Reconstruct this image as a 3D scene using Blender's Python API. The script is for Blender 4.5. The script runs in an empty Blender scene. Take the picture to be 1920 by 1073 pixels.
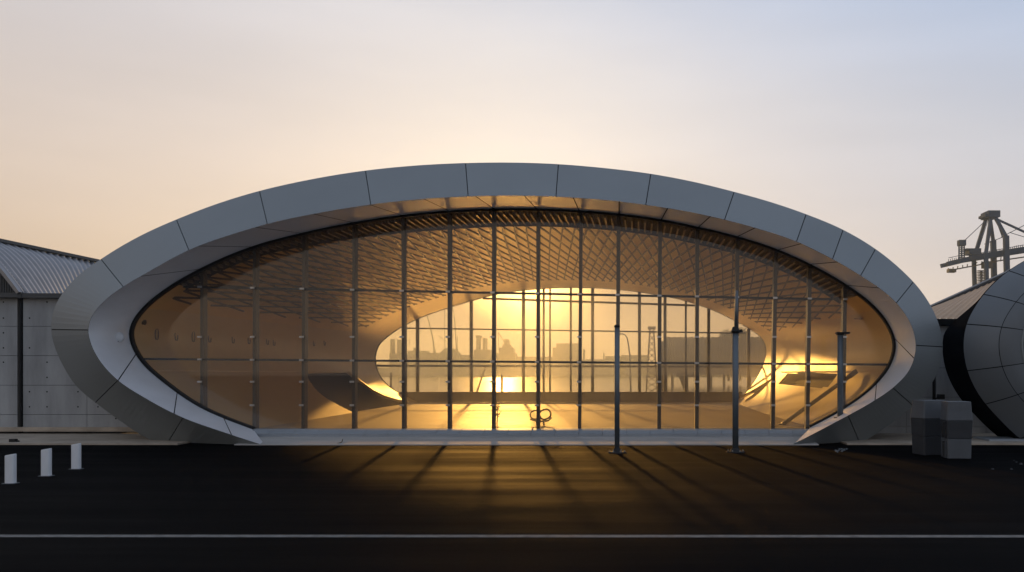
import bpy, bmesh, math, random
from mathutils import Vector, Matrix
random.seed(7)
sc = bpy.context.scene
COL = sc.collection
F, VX, VY, CH = 1600.0, 1190.0, 700.0, 2.7      # focal length (px of a 1920 wide picture), vanishing point, eye height

def at(px, py, Y):
    return Vector(((px - VX) * Y / F, Y, CH + (VY - py) * Y / F))

# ------------------------------------------------------------------ materials
def mat(name, col, rough=0.5, metal=0.0, spec=0.5, var=0.0, vscale=3.0, vstretch=(1, 1, 1), bump=0.0, bscale=40.0, bdist=0.01, rvar=0.0):
    m = bpy.data.materials.new(name); m.use_nodes = True
    nt = m.node_tree; N = nt.nodes; L = nt.links
    p = N['Principled BSDF']
    p.inputs['Base Color'].default_value = (*col, 1); p.inputs['Roughness'].default_value = rough
    p.inputs['Metallic'].default_value = metal; p.inputs['Specular IOR Level'].default_value = spec
    if var or bump or rvar:
        tc = N.new('ShaderNodeTexCoord')
        mp = N.new('ShaderNodeMapping'); mp.inputs['Scale'].default_value = vstretch
        L.new(tc.outputs['Object'], mp.inputs['Vector'])
    if var or rvar:
        n1 = N.new('ShaderNodeTexNoise'); n1.inputs['Scale'].default_value = vscale; n1.inputs['Detail'].default_value = 7
        n1.inputs['Roughness'].default_value = 0.62
        L.new(mp.outputs['Vector'], n1.inputs['Vector'])
    if var:
        r = N.new('ShaderNodeMapRange'); r.inputs['From Min'].default_value = .25; r.inputs['From Max'].default_value = .75
        r.inputs['To Min'].default_value = 1 - var; r.inputs['To Max'].default_value = 1 + var
        L.new(n1.outputs['Fac'], r.inputs['Value'])
        mx = N.new('ShaderNodeVectorMath'); mx.operation = 'SCALE'
        mx.inputs[0].default_value = col
        L.new(r.outputs['Result'], mx.inputs['Scale'])
        L.new(mx.outputs['Vector'], p.inputs['Base Color'])
    if rvar:
        r2 = N.new('ShaderNodeMapRange'); r2.inputs['From Min'].default_value = .25; r2.inputs['From Max'].default_value = .75
        r2.inputs['To Min'].default_value = rough - rvar; r2.inputs['To Max'].default_value = rough + rvar
        L.new(n1.outputs['Fac'], r2.inputs['Value']); L.new(r2.outputs['Result'], p.inputs['Roughness'])
    if bump:
        n2 = N.new('ShaderNodeTexNoise'); n2.inputs['Scale'].default_value = bscale; n2.inputs['Detail'].default_value = 4
        L.new(mp.outputs['Vector'], n2.inputs['Vector'])
        b = N.new('ShaderNodeBump'); b.inputs['Strength'].default_value = bump; b.inputs['Distance'].default_value = bdist
        L.new(n2.outputs['Fac'], b.inputs['Height']); L.new(b.outputs['Normal'], p.inputs['Normal'])
    return m

def glass_mat(name, tint, boost=1.0, bloom=.1, veil=.03, grey_veil=0.0):
    m = bpy.data.materials.new(name); m.use_nodes = True
    nt = m.node_tree; N = nt.nodes; L = nt.links
    N.remove(N['Principled BSDF'])
    out = N['Material Output']
    tr = N.new('ShaderNodeBsdfTransparent'); tr.inputs['Color'].default_value = (*tint, 1)
    gl = N.new('ShaderNodeBsdfGlossy'); gl.inputs['Roughness'].default_value = 0.0; gl.inputs['Color'].default_value = (.9, .95, 1, 1)
    fr = N.new('ShaderNodeFresnel'); fr.inputs['IOR'].default_value = 1.5
    mu = N.new('ShaderNodeMath'); mu.operation = 'MULTIPLY'; mu.inputs[1].default_value = boost; mu.use_clamp = True
    mx = N.new('ShaderNodeMixShader')
    L.new(fr.outputs[0], mu.inputs[0]); L.new(mu.outputs[0], mx.inputs[0])
    # glow and flare veil put into the pane: a little of the light is scattered forward, a little is spread evenly
    rf = N.new('ShaderNodeBsdfRefraction'); rf.inputs['IOR'].default_value = 1.2; rf.inputs['Roughness'].default_value = .52; rf.inputs['Color'].default_value = (1, .95, .88, 1)
    tl_ = N.new('ShaderNodeBsdfTranslucent'); tl_.inputs['Color'].default_value = (.9, .84, .72, 1)
    m1 = N.new('ShaderNodeMixShader'); m1.inputs[0].default_value = bloom; L.new(tr.outputs[0], m1.inputs[1]); L.new(rf.outputs[0], m1.inputs[2])
    m2 = N.new('ShaderNodeMixShader'); m2.inputs[0].default_value = veil; L.new(m1.outputs[0], m2.inputs[1]); L.new(tl_.outputs[0], m2.inputs[2])
    if bloom:
        tcd = N.new('ShaderNodeTexCoord'); nd = N.new('ShaderNodeTexNoise'); nd.inputs['Scale'].default_value = .7; nd.inputs['Detail'].default_value = 5
        md = N.new('ShaderNodeMapRange'); md.inputs['From Min'].default_value = .3; md.inputs['From Max'].default_value = .7; md.inputs['To Min'].default_value = bloom * .75; md.inputs['To Max'].default_value = bloom * 1.25
        L.new(tcd.outputs['Object'], nd.inputs['Vector']); L.new(nd.outputs['Fac'], md.inputs['Value']); L.new(md.outputs[0], m1.inputs[0])
    if grey_veil:
        df = N.new('ShaderNodeBsdfDiffuse'); df.inputs['Color'].default_value = (.85, .82, .78, 1)  # even grey veil added in place of sky mirrored on the panes
        m3 = N.new('ShaderNodeMixShader'); m3.inputs[0].default_value = grey_veil; L.new(m2.outputs[0], m3.inputs[1]); L.new(df.outputs[0], m3.inputs[2]); m2 = m3
    L.new(m2.outputs[0], mx.inputs[1]); L.new(gl.outputs[0], mx.inputs[2]); L.new(mx.outputs[0], out.inputs['Surface'])
    return m

M = {}
def island_var(m, amt):
    # every separate panel a touch lighter or darker
    nt = m.node_tree; N = nt.nodes; L = nt.links; p = N['Principled BSDF']; ln = p.inputs['Base Color'].links[0]; src = ln.from_socket
    g = N.new('ShaderNodeNewGeometry'); r = N.new('ShaderNodeMapRange'); r.inputs['To Min'].default_value = 1 - amt; r.inputs['To Max'].default_value = 1 + amt
    L.new(g.outputs['Random Per Island'], r.inputs['Value']); v = N.new('ShaderNodeVectorMath'); v.operation = 'SCALE'
    L.new(src, v.inputs[0]); L.new(r.outputs[0], v.inputs['Scale']); L.new(v.outputs[0], p.inputs['Base Color'])
    return m
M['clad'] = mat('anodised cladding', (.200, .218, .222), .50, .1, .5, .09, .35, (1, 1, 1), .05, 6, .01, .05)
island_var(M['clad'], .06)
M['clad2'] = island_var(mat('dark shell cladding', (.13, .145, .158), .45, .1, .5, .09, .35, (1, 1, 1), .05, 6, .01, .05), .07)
M['gap'] = mat('dark joint', (.006, .007, .008), .8, 0, .2)
M['reveal'] = mat('pale reveal metal', (.70, .71, .73), .40, .1, .5, .06, .5, (.3, 1, 4), .03, 5, .01, .06)
M['apron'] = mat('pale paving', (.40, .38, .355), .75, 0, .3, .22, 1.3, (.35, 1.6, 1), .25, 60, .01)
M['sill'] = mat('grey sill', (.26, .28, .30), .5, 0, .4, .12, 1.2, (.3, 1, 1), .1, 30, .01)
M['asphalt'] = mat('asphalt', (.0027, .0027, .0029), .74, 0, .015, .5, .45, (.16, 1.8, 1), .6, 45, .014, .15)
M['paint'] = mat('road paint', (.13, .124, .115), .75, 0, .3, .5, 6, (1, 1, 1), .2, 60)
M['quay'] = mat('light bouncing quay concrete', (.48, .43, .36), .30, .45, 1.0, .2, .4, (1, 1, 1), .1, 12)  # shine added to the concrete to throw sun onto the hall ceiling
M['mull'] = mat('dark mullion metal', (.075, .062, .046), .34, .6, .5, .1, 3)
M['steel'] = mat('brushed steel', (.45, .45, .45), .3, .9, .5)
M['gasket'] = mat('dark gasket', (.012, .012, .012), .6, 0, .3)
M['glass'] = glass_mat('bronze glass', (.90, .81, .67), .9, .11, .065, .055)
M['rglass'] = glass_mat('bronze rear glass', (.73, .665, .56), .8, .12, .03)
M['ceil'] = mat('ceiling lining', (.90, .63, .24), .42, .1, .5, .12, 1.2, (1, 1, 1), .1, 14, .01)
M['lattice'] = mat('lattice strip', (.035, .027, .020), .5, .2, .5, .2, 4)
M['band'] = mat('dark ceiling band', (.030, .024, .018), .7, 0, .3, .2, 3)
M['bandrib'] = mat('band rib', (.22, .16, .10), .5, .1, .5)
M['lining'] = mat('wall lining', (.80, .61, .31), .45, .05, .5, .08, .8, (1, 1, 1), .06, 8, .01, .05)
M['floor'] = mat('polished floor', (.56, .45, .30), .56, .05, .4, .15, .7, (1, 1, 1), .03, 3, .01, .05)
M['parapet'] = mat('rear parapet', (.16, .12, .085), .6, 0, .4, .2, 2, (3, 1, .2))
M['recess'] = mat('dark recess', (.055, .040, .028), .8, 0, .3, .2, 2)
M['conc'] = mat('board marked concrete', (.31, .315, .315), .8, 0, .3, .36, .9, (1, 1, .22), .3, 18, .015)
M['conc2'] = mat('weathered plinth concrete', (.36, .30, .235), .85, 0, .3, .32, 1.6, (.6, .6, 1), .3, 24, .015)
M['roofmetal'] = mat('corrugated roof metal', (.23, .23, .24), .38, .6, .5, .15, 1.5, (1, 1, 1))
M['roofdark'] = mat('roof trim', (.06, .065, .07), .5, .3, .5)
M['bronze'] = mat('bronze roof', (.42, .25, .12), .55, .25, .5, .12, 1.5, (1, 1, 1))
M['dark'] = mat('shaded shell rim', (.008, .0085, .010), 1.0, 0, .0, .1, 2)  # shade of the rim side put into the colour, metal as on the face
M['post'] = mat('painted steel post', (.11, .13, .145), .4, .3, .5, .12, 4)
M['bollard'] = mat('white bollard paint', (.66, .68, .70), .5, 0, .4, .1, 4, (1, 1, .4))
M['binlight'] = mat('grey plastic', (.08, .088, .098), .5, 0, .4, .1, 3)
M['bindark'] = mat('dark grey plastic', (.028, .031, .036), .55, 0, .4, .1, 3)
M['crane'] = mat('crane paint', (.022, .045, .080), .9, 0, .08, .2, .2)
M['harbour'] = mat('harbour silhouette', (.14, .10, .06), .8, 0, .2, .3, .02)
M['shore'] = mat('far shore', (.16, .12, .08), .9, 0, .2, .3, .01)
M['shed'] = mat('shed cladding', (.13, .10, .075), .7, 0, .3, .3, .6, (6, 6, .05))
M['leaf'] = mat('leaf', (.05, .055, .02), .7, 0, .3, .3, 8)
M['timber'] = mat('dry timber', (.10, .075, .05), .8, 0, .3, .2, 8)
M['lampglass'] = mat('lamp glass', (.5, .5, .48), .2, 0, .5)

def water_mat():
    m = mat('harbour water', (.02, .03, .035), .12, 0, .5)
    nt = m.node_tree; N = nt.nodes; L = nt.links
    tc = N.new('ShaderNodeTexCoord'); mp = N.new('ShaderNodeMapping'); mp.inputs['Scale'].default_value = (.25, .7, 1)
    n = N.new('ShaderNodeTexNoise'); n.inputs['Scale'].default_value = .9; n.inputs['Detail'].default_value = 5
    b = N.new('ShaderNodeBump'); b.inputs['Strength'].default_value = .35; b.inputs['Distance'].default_value = .25
    L.new(tc.outputs['Object'], mp.inputs[0]); L.new(mp.outputs[0], n.inputs['Vector'])
    L.new(n.outputs['Fac'], b.inputs['Height']); L.new(b.outputs[0], N['Principled BSDF'].inputs['Normal'])
    return m
M['water'] = water_mat()

# ------------------------------------------------------------------ mesh builder
class MB:
    def __init__(s): s.v = []; s.f = []; s.m = []
    def add(s, vs, fs, mi=0):
        b = len(s.v); s.v += [Vector(p) for p in vs]
        s.f += [tuple(i + b for i in f) for f in fs]; s.m += [mi] * len(fs)
    def box(s, c, size, mi=0, rot=None, taper=1.0):
        hx, hy, hz = size[0] / 2, size[1] / 2, size[2] / 2
        vs = []
        for z in (-hz, hz):
            t = taper if z > 0 else 1.0
            for x, y in ((-hx, -hy), (hx, -hy), (hx, hy), (-hx, hy)): vs.append(Vector((x * t, y * t, z)))
        if rot is not None: vs = [rot @ p for p in vs]
        c = Vector(c)
        s.add([p + c for p in vs], [(3, 2, 1, 0), (4, 5, 6, 7), (0, 1, 5, 4), (1, 2, 6, 5), (2, 3, 7, 6), (3, 0, 4, 7)], mi)
    def beam(s, a, b, w, d, mi=0, up=(0, 1, 0)):
        a = Vector(a); b = Vector(b); t = (b - a); n = t.length
        if n < 1e-6: return
        t.normalize(); u = Vector(up)
        if abs(t.dot(u)) > .98: u = Vector((1, 0, 0))
        r = t.cross(u).normalized(); u = r.cross(t).normalized()
        vs = []
        for p in (a, b):
            for i, j in ((-1, -1), (1, -1), (1, 1), (-1, 1)): vs.append(p + r * (w / 2 * i) + u * (d / 2 * j))
        s.add(vs, [(3, 2, 1, 0), (4, 5, 6, 7), (0, 1, 5, 4), (1, 2, 6, 5), (2, 3, 7, 6), (3, 0, 4, 7)], mi)
    def tube(s, path, r, n=10, mi=0, closed=False):
        path = [Vector(p) for p in path]; rs = r if isinstance(r, (list, tuple)) else [r] * len(path)
        rings = []; k = len(path); ref = None
        for i, p in enumerate(path):
            if closed: t = path[(i + 1) % k] - path[i - 1]
            else: t = path[min(i + 1, k - 1)] - path[max(i - 1, 0)]
            t.normalize()
            if ref is None:
                ref = Vector((0, 1, 0)) if abs(t.y) < .9 else Vector((1, 0, 0))
            a = (ref - t * ref.dot(t)).normalized(); b = t.cross(a); ref = a
            rings.append([p + a * (rs[i] * math.cos(2 * math.pi * j / n)) + b * (rs[i] * math.sin(2 * math.pi * j / n)) for j in range(n)])
        vs = [q for g in rings for q in g]; fs = []
        for i in range(k if closed else k - 1):
            i2 = (i + 1) % k
            for j in range(n): fs.append((i * n + j, i * n + (j + 1) % n, i2 * n + (j + 1) % n, i2 * n + j))
        if not closed: fs += [tuple(reversed(range(n))), tuple((k - 1) * n + j for j in range(n))]
        s.add(vs, fs, mi)
    def prism(s, pts, d, mi=0):
        """pts: planar loop of Vectors; d: extrusion vector"""
        n = len(pts); d = Vector(d)
        s.add(list(pts) + [p + d for p in pts], [tuple(range(n)), tuple(reversed(range(n, 2 * n)))] + [(i, (i + 1) % n, n + (i + 1) % n, n + i) for i in range(n)], mi)
    def grid(s, rows, mi=0):
        w = len(rows[0]); vs = [p for r in rows for p in r]
        s.add(vs, [(i * w + j, i * w + j + 1, (i + 1) * w + j + 1, (i + 1) * w + j) for i in range(len(rows) - 1) for j in range(w - 1)], mi)
    def build(s, name, mats, parent=None, smooth=False, origin=None, fix=True):
        o0 = Vector(origin) if origin is not None else Vector((0, 0, 0))
        me = bpy.data.meshes.new(name); me.from_pydata([tuple(p - o0) for p in s.v], [], s.f)
        if not isinstance(mats, (list, tuple)): mats = [mats]
        for m in mats: me.materials.append(m)
        for p, mi in zip(me.polygons, s.m): p.material_index = mi; p.use_smooth = smooth
        me.update()
        if fix:
            bm = bmesh.new(); bm.from_mesh(me); bmesh.ops.recalc_face_normals(bm, faces=bm.faces); bm.to_mesh(me); bm.free()
        o = bpy.data.objects.new(name, me); COL.objects.link(o); o.location = o0
        if parent is not None:
            o.parent = parent; o.matrix_parent_inverse = Matrix.Translation(-WLOC.get(parent.name, Vector((0, 0, 0))))
        WLOC[o.name] = o0
        return o
WLOC = {}
def bevel(o, w=.01, seg=2):
    b = o.modifiers.new('Bevel', 'BEVEL'); b.width = w; b.segments = seg; b.limit_method = 'ANGLE'; return o
def thing(name, label, cat, loc=(0, 0, 0), group=None):
    o = bpy.data.objects.new(name, None); COL.objects.link(o); o.location = loc; o.empty_display_size = .3
    WLOC[o.name] = Vector(loc); o['label'] = label; o['category'] = cat
    if group: o['group'] = group
    return o
def tag(o, label, cat, group=None):
    o['label'] = label; o['category'] = cat
    if group: o['group'] = group
    return o
def struct(o, kind='structure', label=None):
    o['kind'] = kind
    if label: o['label'] = label
    return o
def copy_tree(o, parent=None):
    c = o.copy(); COL.objects.link(c)
    if parent is not None:
        mi = o.matrix_parent_inverse.copy(); c.parent = parent; c.matrix_parent_inverse = mi
    for ch in [x for x in o.children if x is not c]: copy_tree(ch, c)
    return c

# ------------------------------------------------------------------ curves traced in the facade planes
def spline(pts, n=600):
    P = [Vector((*p, 0)) for p in pts]; dense = []
    for i in range(len(P) - 1):
        p0 = P[i - 1] if i else P[0] * 2 - P[1]; p1, p2 = P[i], P[i + 1]; p3 = P[i + 2] if i + 2 < len(P) else P[-1] * 2 - P[-2]
        for k in range(24):
            t = k / 24; t2 = t * t; t3 = t2 * t
            # centripetal-ish tangents
            d1 = max((p1 - p0).length, 1e-6); d2 = max((p2 - p1).length, 1e-6); d3 = max((p3 - p2).length, 1e-6)
            m1 = ((p1 - p0) / d1 * d2 + (p2 - p1) / d2 * d1) / (d1 + d2) * d2
            m2 = ((p2 - p1) / d2 * d3 + (p3 - p2) / d3 * d2) / (d2 + d3) * d2
            dense.append(p1 * (2 * t3 - 3 * t2 + 1) + m1 * (t3 - 2 * t2 + t) + p2 * (-2 * t3 + 3 * t2) + m2 * (t3 - t2))
    dense.append(P[-1])
    for _ in range(30):
        dense = [dense[0]] + [dense[i] * .5 + (dense[i - 1] + dense[i + 1]) * .25 for i in range(1, len(dense) - 1)] + [dense[-1]]
    L = [0]
    for i in range(1, len(dense)): L.append(L[-1] + (dense[i] - dense[i - 1]).length)
    out = []; j = 0
    for k in range(n + 1):
        s = L[-1] * k / n
        while j < len(L) - 2 and L[j + 1] < s: j += 1
        f = (s - L[j]) / max(L[j + 1] - L[j], 1e-9)
        q = dense[j].lerp(dense[j + 1], min(max(f, 0), 1)); out.append((q.x, q.y))
    return out
def cval(c, t):
    n = len(c) - 1; x = min(max(t, 0), 1) * n; i = min(int(x), n - 1); f = x - i
    return (c[i][0] * (1 - f) + c[i + 1][0] * f, c[i][1] * (1 - f) + c[i + 1][1] * f)
def cnear(c, p):
    return min(range(len(c)), key=lambda i: (c[i][0] - p[0]) ** 2 + (c[i][1] - p[1]) ** 2) / (len(c) - 1)

OUTER = spline([(470, 905), (380, 872), (298, 834), (261.5, 814), (213.7, 781), (178.6, 755), (140.6, 721.5), (122, 693), (105, 657), (97, 630), (96, 610), (99.4, 586), (113, 556), (131, 533), (151, 513), (181, 491.6), (226, 462.7), (276.7, 435.5), (330, 412), (405, 383), (485, 358.5), (583, 336.5), (685, 320), (780, 310.5), (875, 305.8), (960, 305), (1047, 308), (1135, 315.5), (1220, 326), (1300, 341), (1377, 360), (1448, 380), (1512, 402), (1581, 431), (1644.5, 469), (1692, 508), (1722.5, 540), (1747.7, 578), (1762.8, 616), (1768, 652), (1762, 687), (1748, 718), (1707.5, 765), (1663.8, 799), (1613.8, 832), (1540, 872), (1460, 905)])
INNER = spline([(700, 884), (600, 865), (500, 837), (421.8, 811.5), (341.7, 783), (270, 745.5), (219, 712), (183, 671), (168.7, 640), (165, 618.7), (171, 596), (196, 564), (229, 539), (276.7, 511), (356, 468), (440, 438), (505, 419), (600, 399), (697, 383.5), (785, 374), (875, 368.5), (960, 367), (1044, 369), (1160, 377.8), (1208.8, 384), (1290, 397), (1360, 412.3), (1420, 428.5), (1493.6, 453), (1544, 477), (1609, 514), (1680, 567), (1707, 606), (1717.5, 646), (1706, 693), (1676, 726), (1632.5, 755.6), (1570, 790), (1488.8, 832), (1420, 862), (1330, 884)])
GLASS = spline([(475, 805), (422, 785), (375.4, 763.7), (309, 718), (263, 675), (246, 642), (243.5, 623.7), (248, 606), (266, 580), (302, 549), (377, 504), (473, 463), (566, 438), (662, 418), (753, 404.5), (838, 396), (925, 392), (1008, 392), (1089.6, 395.5), (1160, 401.5), (1238.5, 412), (1309, 426.5), (1385, 444.8), (1456, 468), (1521, 497), (1586.7, 534.4), (1634.5, 570), (1664.7, 606), (1679, 644), (1670, 684), (1648, 715), (1585.6, 765), (1520, 801)], 480)
REAR = spline([(790, 757), (765, 745), (732.5, 728), (713.5, 708), (704, 686), (703, 667), (709.7, 647), (727.5, 630), (751, 614), (787, 596), (846, 575.6), (882, 564.7), (927.5, 552.5), (967, 546), (1007, 542), (1062.5, 539.6), (1111, 540), (1154.6, 542.8), (1198, 547.7), (1246.7, 555.8), (1279, 562.6), (1306, 571), (1347, 586), (1371, 598), (1403.7, 616), (1430.7, 637), (1437, 656), (1431, 685), (1415, 715), (1390, 745), (1370, 757)], 480)

YF, YG, YR, ZF, YO = 32.0, 34.7, 67.0, .43, 33.85            # front face, front glass, rear glass, hall floor level
def inside(t, Y, off=0.0):
    """point of the hall lining: t along the section, Y depth, off = inwards"""
    g = at(*cval(GLASS, t), YG); r = at(*cval(REAR, t), YR)
    p = g.lerp(r, (Y - YG) / (YR - YG))
    if off:
        a = at(*cval(GLASS, min(t + .004, 1)), YG) - at(*cval(GLASS, max(t - .004, 0)), YG)
        n = Vector((a.z, 0, -a.x)).normalized(); p = p + n * off
    return p

# ================================================================== GROUND, WATER
b = MB(); b.add([(-900, -900, 0), (900, -900, 0), (900, 98, 0), (-900, 98, 0)], [(0, 1, 2, 3)])
struct(b.build('ground', M['asphalt']))
b = MB(); b.add([at(0, 1001.8, 1600 * 2.7 / 301.8) + Vector((-30, 0, .004)), at(1920, 1004.6, 1600 * 2.7 / 304.6) + Vector((30, -.02, .004)),
                 at(1920, 1009.2, 1600 * 2.7 / 309.2) + Vector((30, -.02, .004)), at(0, 1006.6, 1600 * 2.7 / 306.6) + Vector((-30, 0, .004))], [(0, 1, 2, 3)])
for v in b.v: v.z = .004
struct(b.build('road_line', M['paint']))
# pale strip of paving along the building feet, with a small step
b = MB()
for x0, x1 in ((-60, -17.2), (8.0, 60)):
    b.box(((x0 + x1) / 2, 34.85, .03), (x1 - x0, 5.5, .06))
struct(b.build('pavement', M['conc2']))
b = MB(); b.add([(-900, 98.2, .03), (900, 98.2, .03), (900, 99, .03), (-900, 99, .03), (900, 99, -2.4), (-900, 99, -2.4), (900, 98.2, -.1), (-900, 98.2, -.1)], [(0, 1, 2, 3), (3, 2, 4, 5), (1, 0, 7, 6)])
struct(b.build('quay_edge', M['quay']))
b = MB(); b.add([(-40, YR + 1, .006), (30, YR + 1, .006), (60, 98.1, .006), (-90, 98.1, .006)], [(0, 1, 2, 3)])
struct(b.build('quay_paving', M['quay']))
b = MB(); b.add([(-1500, 98.5, -2), (1500, 98.5, -2), (1500, 2300, -2), (-1500, 2300, -2)], [(0, 1, 2, 3)])
struct(b.build('water', M['water']))
# far shore: a long low bank
b = MB(); rows = []
xs = [-1450 + i * 20 for i in range(146)]
for y, z0 in ((1200, -2.5), (1203, 6.0), (1230, 9.0), (1500, 14), (2200, 30)):
    rows.append([Vector((x, y, z0 + (0 if z0 < 0 else random.uniform(-.4, .8) * (z0 / 9)))) for x in xs])
b.grid(rows)
struct(b.build('far_shore', M['shore'], smooth=True))

# ================================================================== OVAL HALL
hall = thing('oval_hall', 'wide oval hall with grey metal ring round a bronze glass front', 'building', (-4.9, YF, 0))
JO = [(180, 755), (99, 617), (190, 487), (330, 413), (485, 359), (685, 321), (875, 306), (1047, 308), (1220, 326), (1377, 360), (1512, 402), (1579, 430), (1643, 468), (1712, 528), (1767.8, 650), (1712, 762), (1612, 833)]
JI = [(218, 714), (165, 620), (229, 538), (355, 468), (503, 419), (697, 383.6), (877, 368.5), (1044, 369), (1208.8, 384), (1360, 412.3), (1492, 452.5), (1560, 486), (1614, 517), (1680, 567), (1717, 650), (1676, 726), (1590, 779)]
JO.insert(0, (307, 838)); JI.insert(0, (342, 783))
to = [0] + [cnear(OUTER, p) for p in JO] + [1]; ti = [0] + [cnear(INNER, p) for p in JI] + [1]
b = MB(); back = MB(); G = .0003
for k in range(len(to) - 1):
    half = (k == 11 or k == 12)
    n = 14; rows_f = []
    g0 = G if k else 0; g1 = G if k < len(to) - 2 else 0
    fo = []; fi = []
    for i in range(n + 1):
        u = i / n
        so = to[k] + g0 + (to[k + 1] - to[k] - g0 - g1) * u; si = ti[k] + g0 + (ti[k + 1] - ti[k] - g0 - g1) * u
        fo.append(at(*cval(OUTER, so), YO)); fi.append(at(*cval(INNER, si), YF))
    D = Vector((0, .12, 0))
    # face, outer lip, inner lip, ends
    b.grid([fo, fi]); b.grid([fo, [p + D for p in fo]])
    b.add([fo[0], fi[0], fi[0] + D, fo[0] + D], [(0, 1, 2, 3)]); b.add([fo[-1], fi[-1], fi[-1] + D, fo[-1] + D], [(0, 1, 2, 3)])
ring = b.build('ring_cladding', M['clad'], hall)
b = MB(); N = 220
b.grid([[at(*cval(OUTER, i / N), YO) + Vector((0, .05, 0)) for i in range(N + 1)], [at(*cval(INNER, i / N), YF).lerp(at(*cval(OUTER, i / N), YO), .06) + Vector((0, .05, 0)) for i in range(N + 1)]])
b.build('ring_backing', M['gap'], hall, fix=False)
# outer shell running back to the quay side, closed by a rear ring
b = MB(); rows = []
for Y in (YF + .1, YF + .6, 45, 56, YR + .6):
    sh = .04 if Y < YF + .3 else .10
    rows.append([at(*cval(OUTER, i / N), YO) + Vector((0, max(Y - YF - 1, .1 * (Y - YF)), 0)) for i in range(N + 1)])
b.grid(rows); b.build('outer_shell', M['clad'], hall, smooth=True)
b = MB()
b.grid([[at(*cval(OUTER, i / N), YO) + Vector((0, YR - .4 - YF, 0)) for i in range(N + 1)], [inside(i / N, YR) + Vector((0, .3, 0)) for i in range(N + 1)]])
b.build('rear_ring', M['clad'], hall)
# reveal between the ring and the glass
cutA = cnear(INNER, (500, 837)); cutB = cnear(INNER, (1488.8, 832))
jx = [376, 475, 568, 662, 754, 841, 925, 1008, 1088, 1160, 1238, 1308, 1384, 1456, 1520, 1586]
def glass_top(x):
    c = [i for i in range(len(GLASS)) if GLASS[i][1] < 660]
    return min(c, key=lambda i: abs(GLASS[i][0] - x))
def reveal_pt(t, u, lift=0.0):
    a = at(*cval(INNER, cutA + (cutB - cutA) * t), YF) + Vector((0, .015, 0)); c = at(*cval(GLASS, t), YG + .06)
    return a.lerp(c, u)
cuts = [0, .028, .075, .125] + [glass_top(x) / 480 for x in jx] + [.885, .93, 1]
cuts = sorted(cuts); b = MB(); g = .00045
for k in range(len(cuts) - 1):
    n = max(10, int((cuts[k + 1] - cuts[k]) * 320)); rows = []
    for u in (0, .25, .5, .75, 1):
        rows.append([reveal_pt(cuts[k] + g + (cuts[k + 1] - cuts[k] - 2 * g) * i / n, u) for i in range(n + 1)])
    b.grid(rows)
b.build('reveal', M['reveal'], hall, smooth=True, fix=False)
b = MB(); rows = []
for u in (0, 1):
    r = []
    for i in range(N + 1):
        p = reveal_pt(i / N, max(u, .14)); q = reveal_pt(min(1, i / N + .003), u) - reveal_pt(max(0, i / N - .003), u)
        nn = Vector((-q.z, 0, q.x)).normalized(); r.append(p + nn * .12)
    rows.append(r)
b.grid(rows); b.build('reveal_backing', M['gap'], hall, fix=False)
# dark edge frame round the glass
b = MB()
for i in range(240):
    p, q = at(*cval(GLASS, i / 240), YG), at(*cval(GLASS, (i + 1) / 240), YG)
    b.beam(p + Vector((0, .05, 0)), q + Vector((0, .05, 0)), .17, .2)
b.build('edge_frame', M['gasket'], hall)
# apron and sill
b = MB(); xl, xr = at(440, 835, YF).x, at(1535, 835, YF).x
prof = [(31.96, -.1), (31.96, .035), (34.15, .17)]
b.grid([[Vector((xl, y, z)) for y, z in prof], [Vector((xr, y, z)) for y, z in prof]])
b.build('apron', M['apron'], hall, fix=False)
b = MB(); xl2, xr2 = at(470, 803, YG).x, at(1527, 803, YG).x
prof = [(34.1, .1), (34.1, .27), (34.28, .30), (34.45, .40), (34.85, ZF + .015), (35.0, ZF + .015), (35.0, .1)]
for i in range(24):
    xa = xl2 + (xr2 - xl2) * i / 24 + .006; xb = xl2 + (xr2 - xl2) * (i + 1) / 24 - .006
    b.prism([Vector((xa, y, z)) for y, z in prof], (xb - xa, 0, 0))
b.build('sill', M['sill'], hall)
# glass
b = MB(); b.add([at(*cval(GLASS, i / 200), YG) + Vector((0, .08, 0)) for i in range(201)], [tuple(range(201))])
b.build('glass_pane', M['glass'], hall, fix=False)
# front mullions, each with its small steel clamps
mx = [(376, 376), (475, 474), (568, 566), (662, 661), (754, 755), (841, 841), (925, 924), (1008, 1008), (1089, 1086), (1160, 1157), (1238, 1236), (1308, 1307), (1384, 1380), (1456, 1450), (1520, 1515), (1586, 1583)]
def glass_bottom(x):
    c = [i for i in range(len(GLASS)) if GLASS[i][1] > 640 and abs(GLASS[i][0] - x) < 5]
    return GLASS[c[0]][1] if c else 803.5
def transom_y(x, k): return (537.5 + (x - 345) * .0193) if k == 0 else (673.2 + (x - 262) * .0076)
for xt, xb in mx:
    yt = GLASS[glass_top(xt)][1]; yb = min(glass_bottom(xb), 803.5)
    A = at(xt, yt - 2, YG); B = at(xb, yb + 1, YG); w = .125 if xt < 1100 else .15
    b = MB(); b.beam(A + Vector((0, .27, 0)), B + Vector((0, .27, 0)), w, .34)          # fin behind the glass
    mo = b.build('mullion', M['mull'], hall)
    ys = [632, 716, 760] + [transom_y(xb, 1), transom_y(xb, 0)]
    for y in ys:
        if yt + 12 < y < yb - 8:
            f = (y - yt) / (yb - yt); x = xt + (xb - xt) * f
            c = MB(); c.box(at(x, y, YG) + Vector((-.02, -.035, 0)), (.17, .05, .075)); c.box(at(x, y, YG) + Vector((.0, -.06, 0)), (.06, .04, .04))
            c.build('clamp', M['steel'], mo)
    # soffit joint cover at the head
b = MB()
for k, (xa, xb) in enumerate(((341, 1562), (264, 1670))):
    b.beam(at(xa, transom_y(xa, k), YG) + Vector((0, .16, 0)), at(xb, transom_y(xb, k), YG) + Vector((0, .16, 0)), .085, .12)
    b.build('transom', M['gasket'], hall); b = MB()
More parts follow.
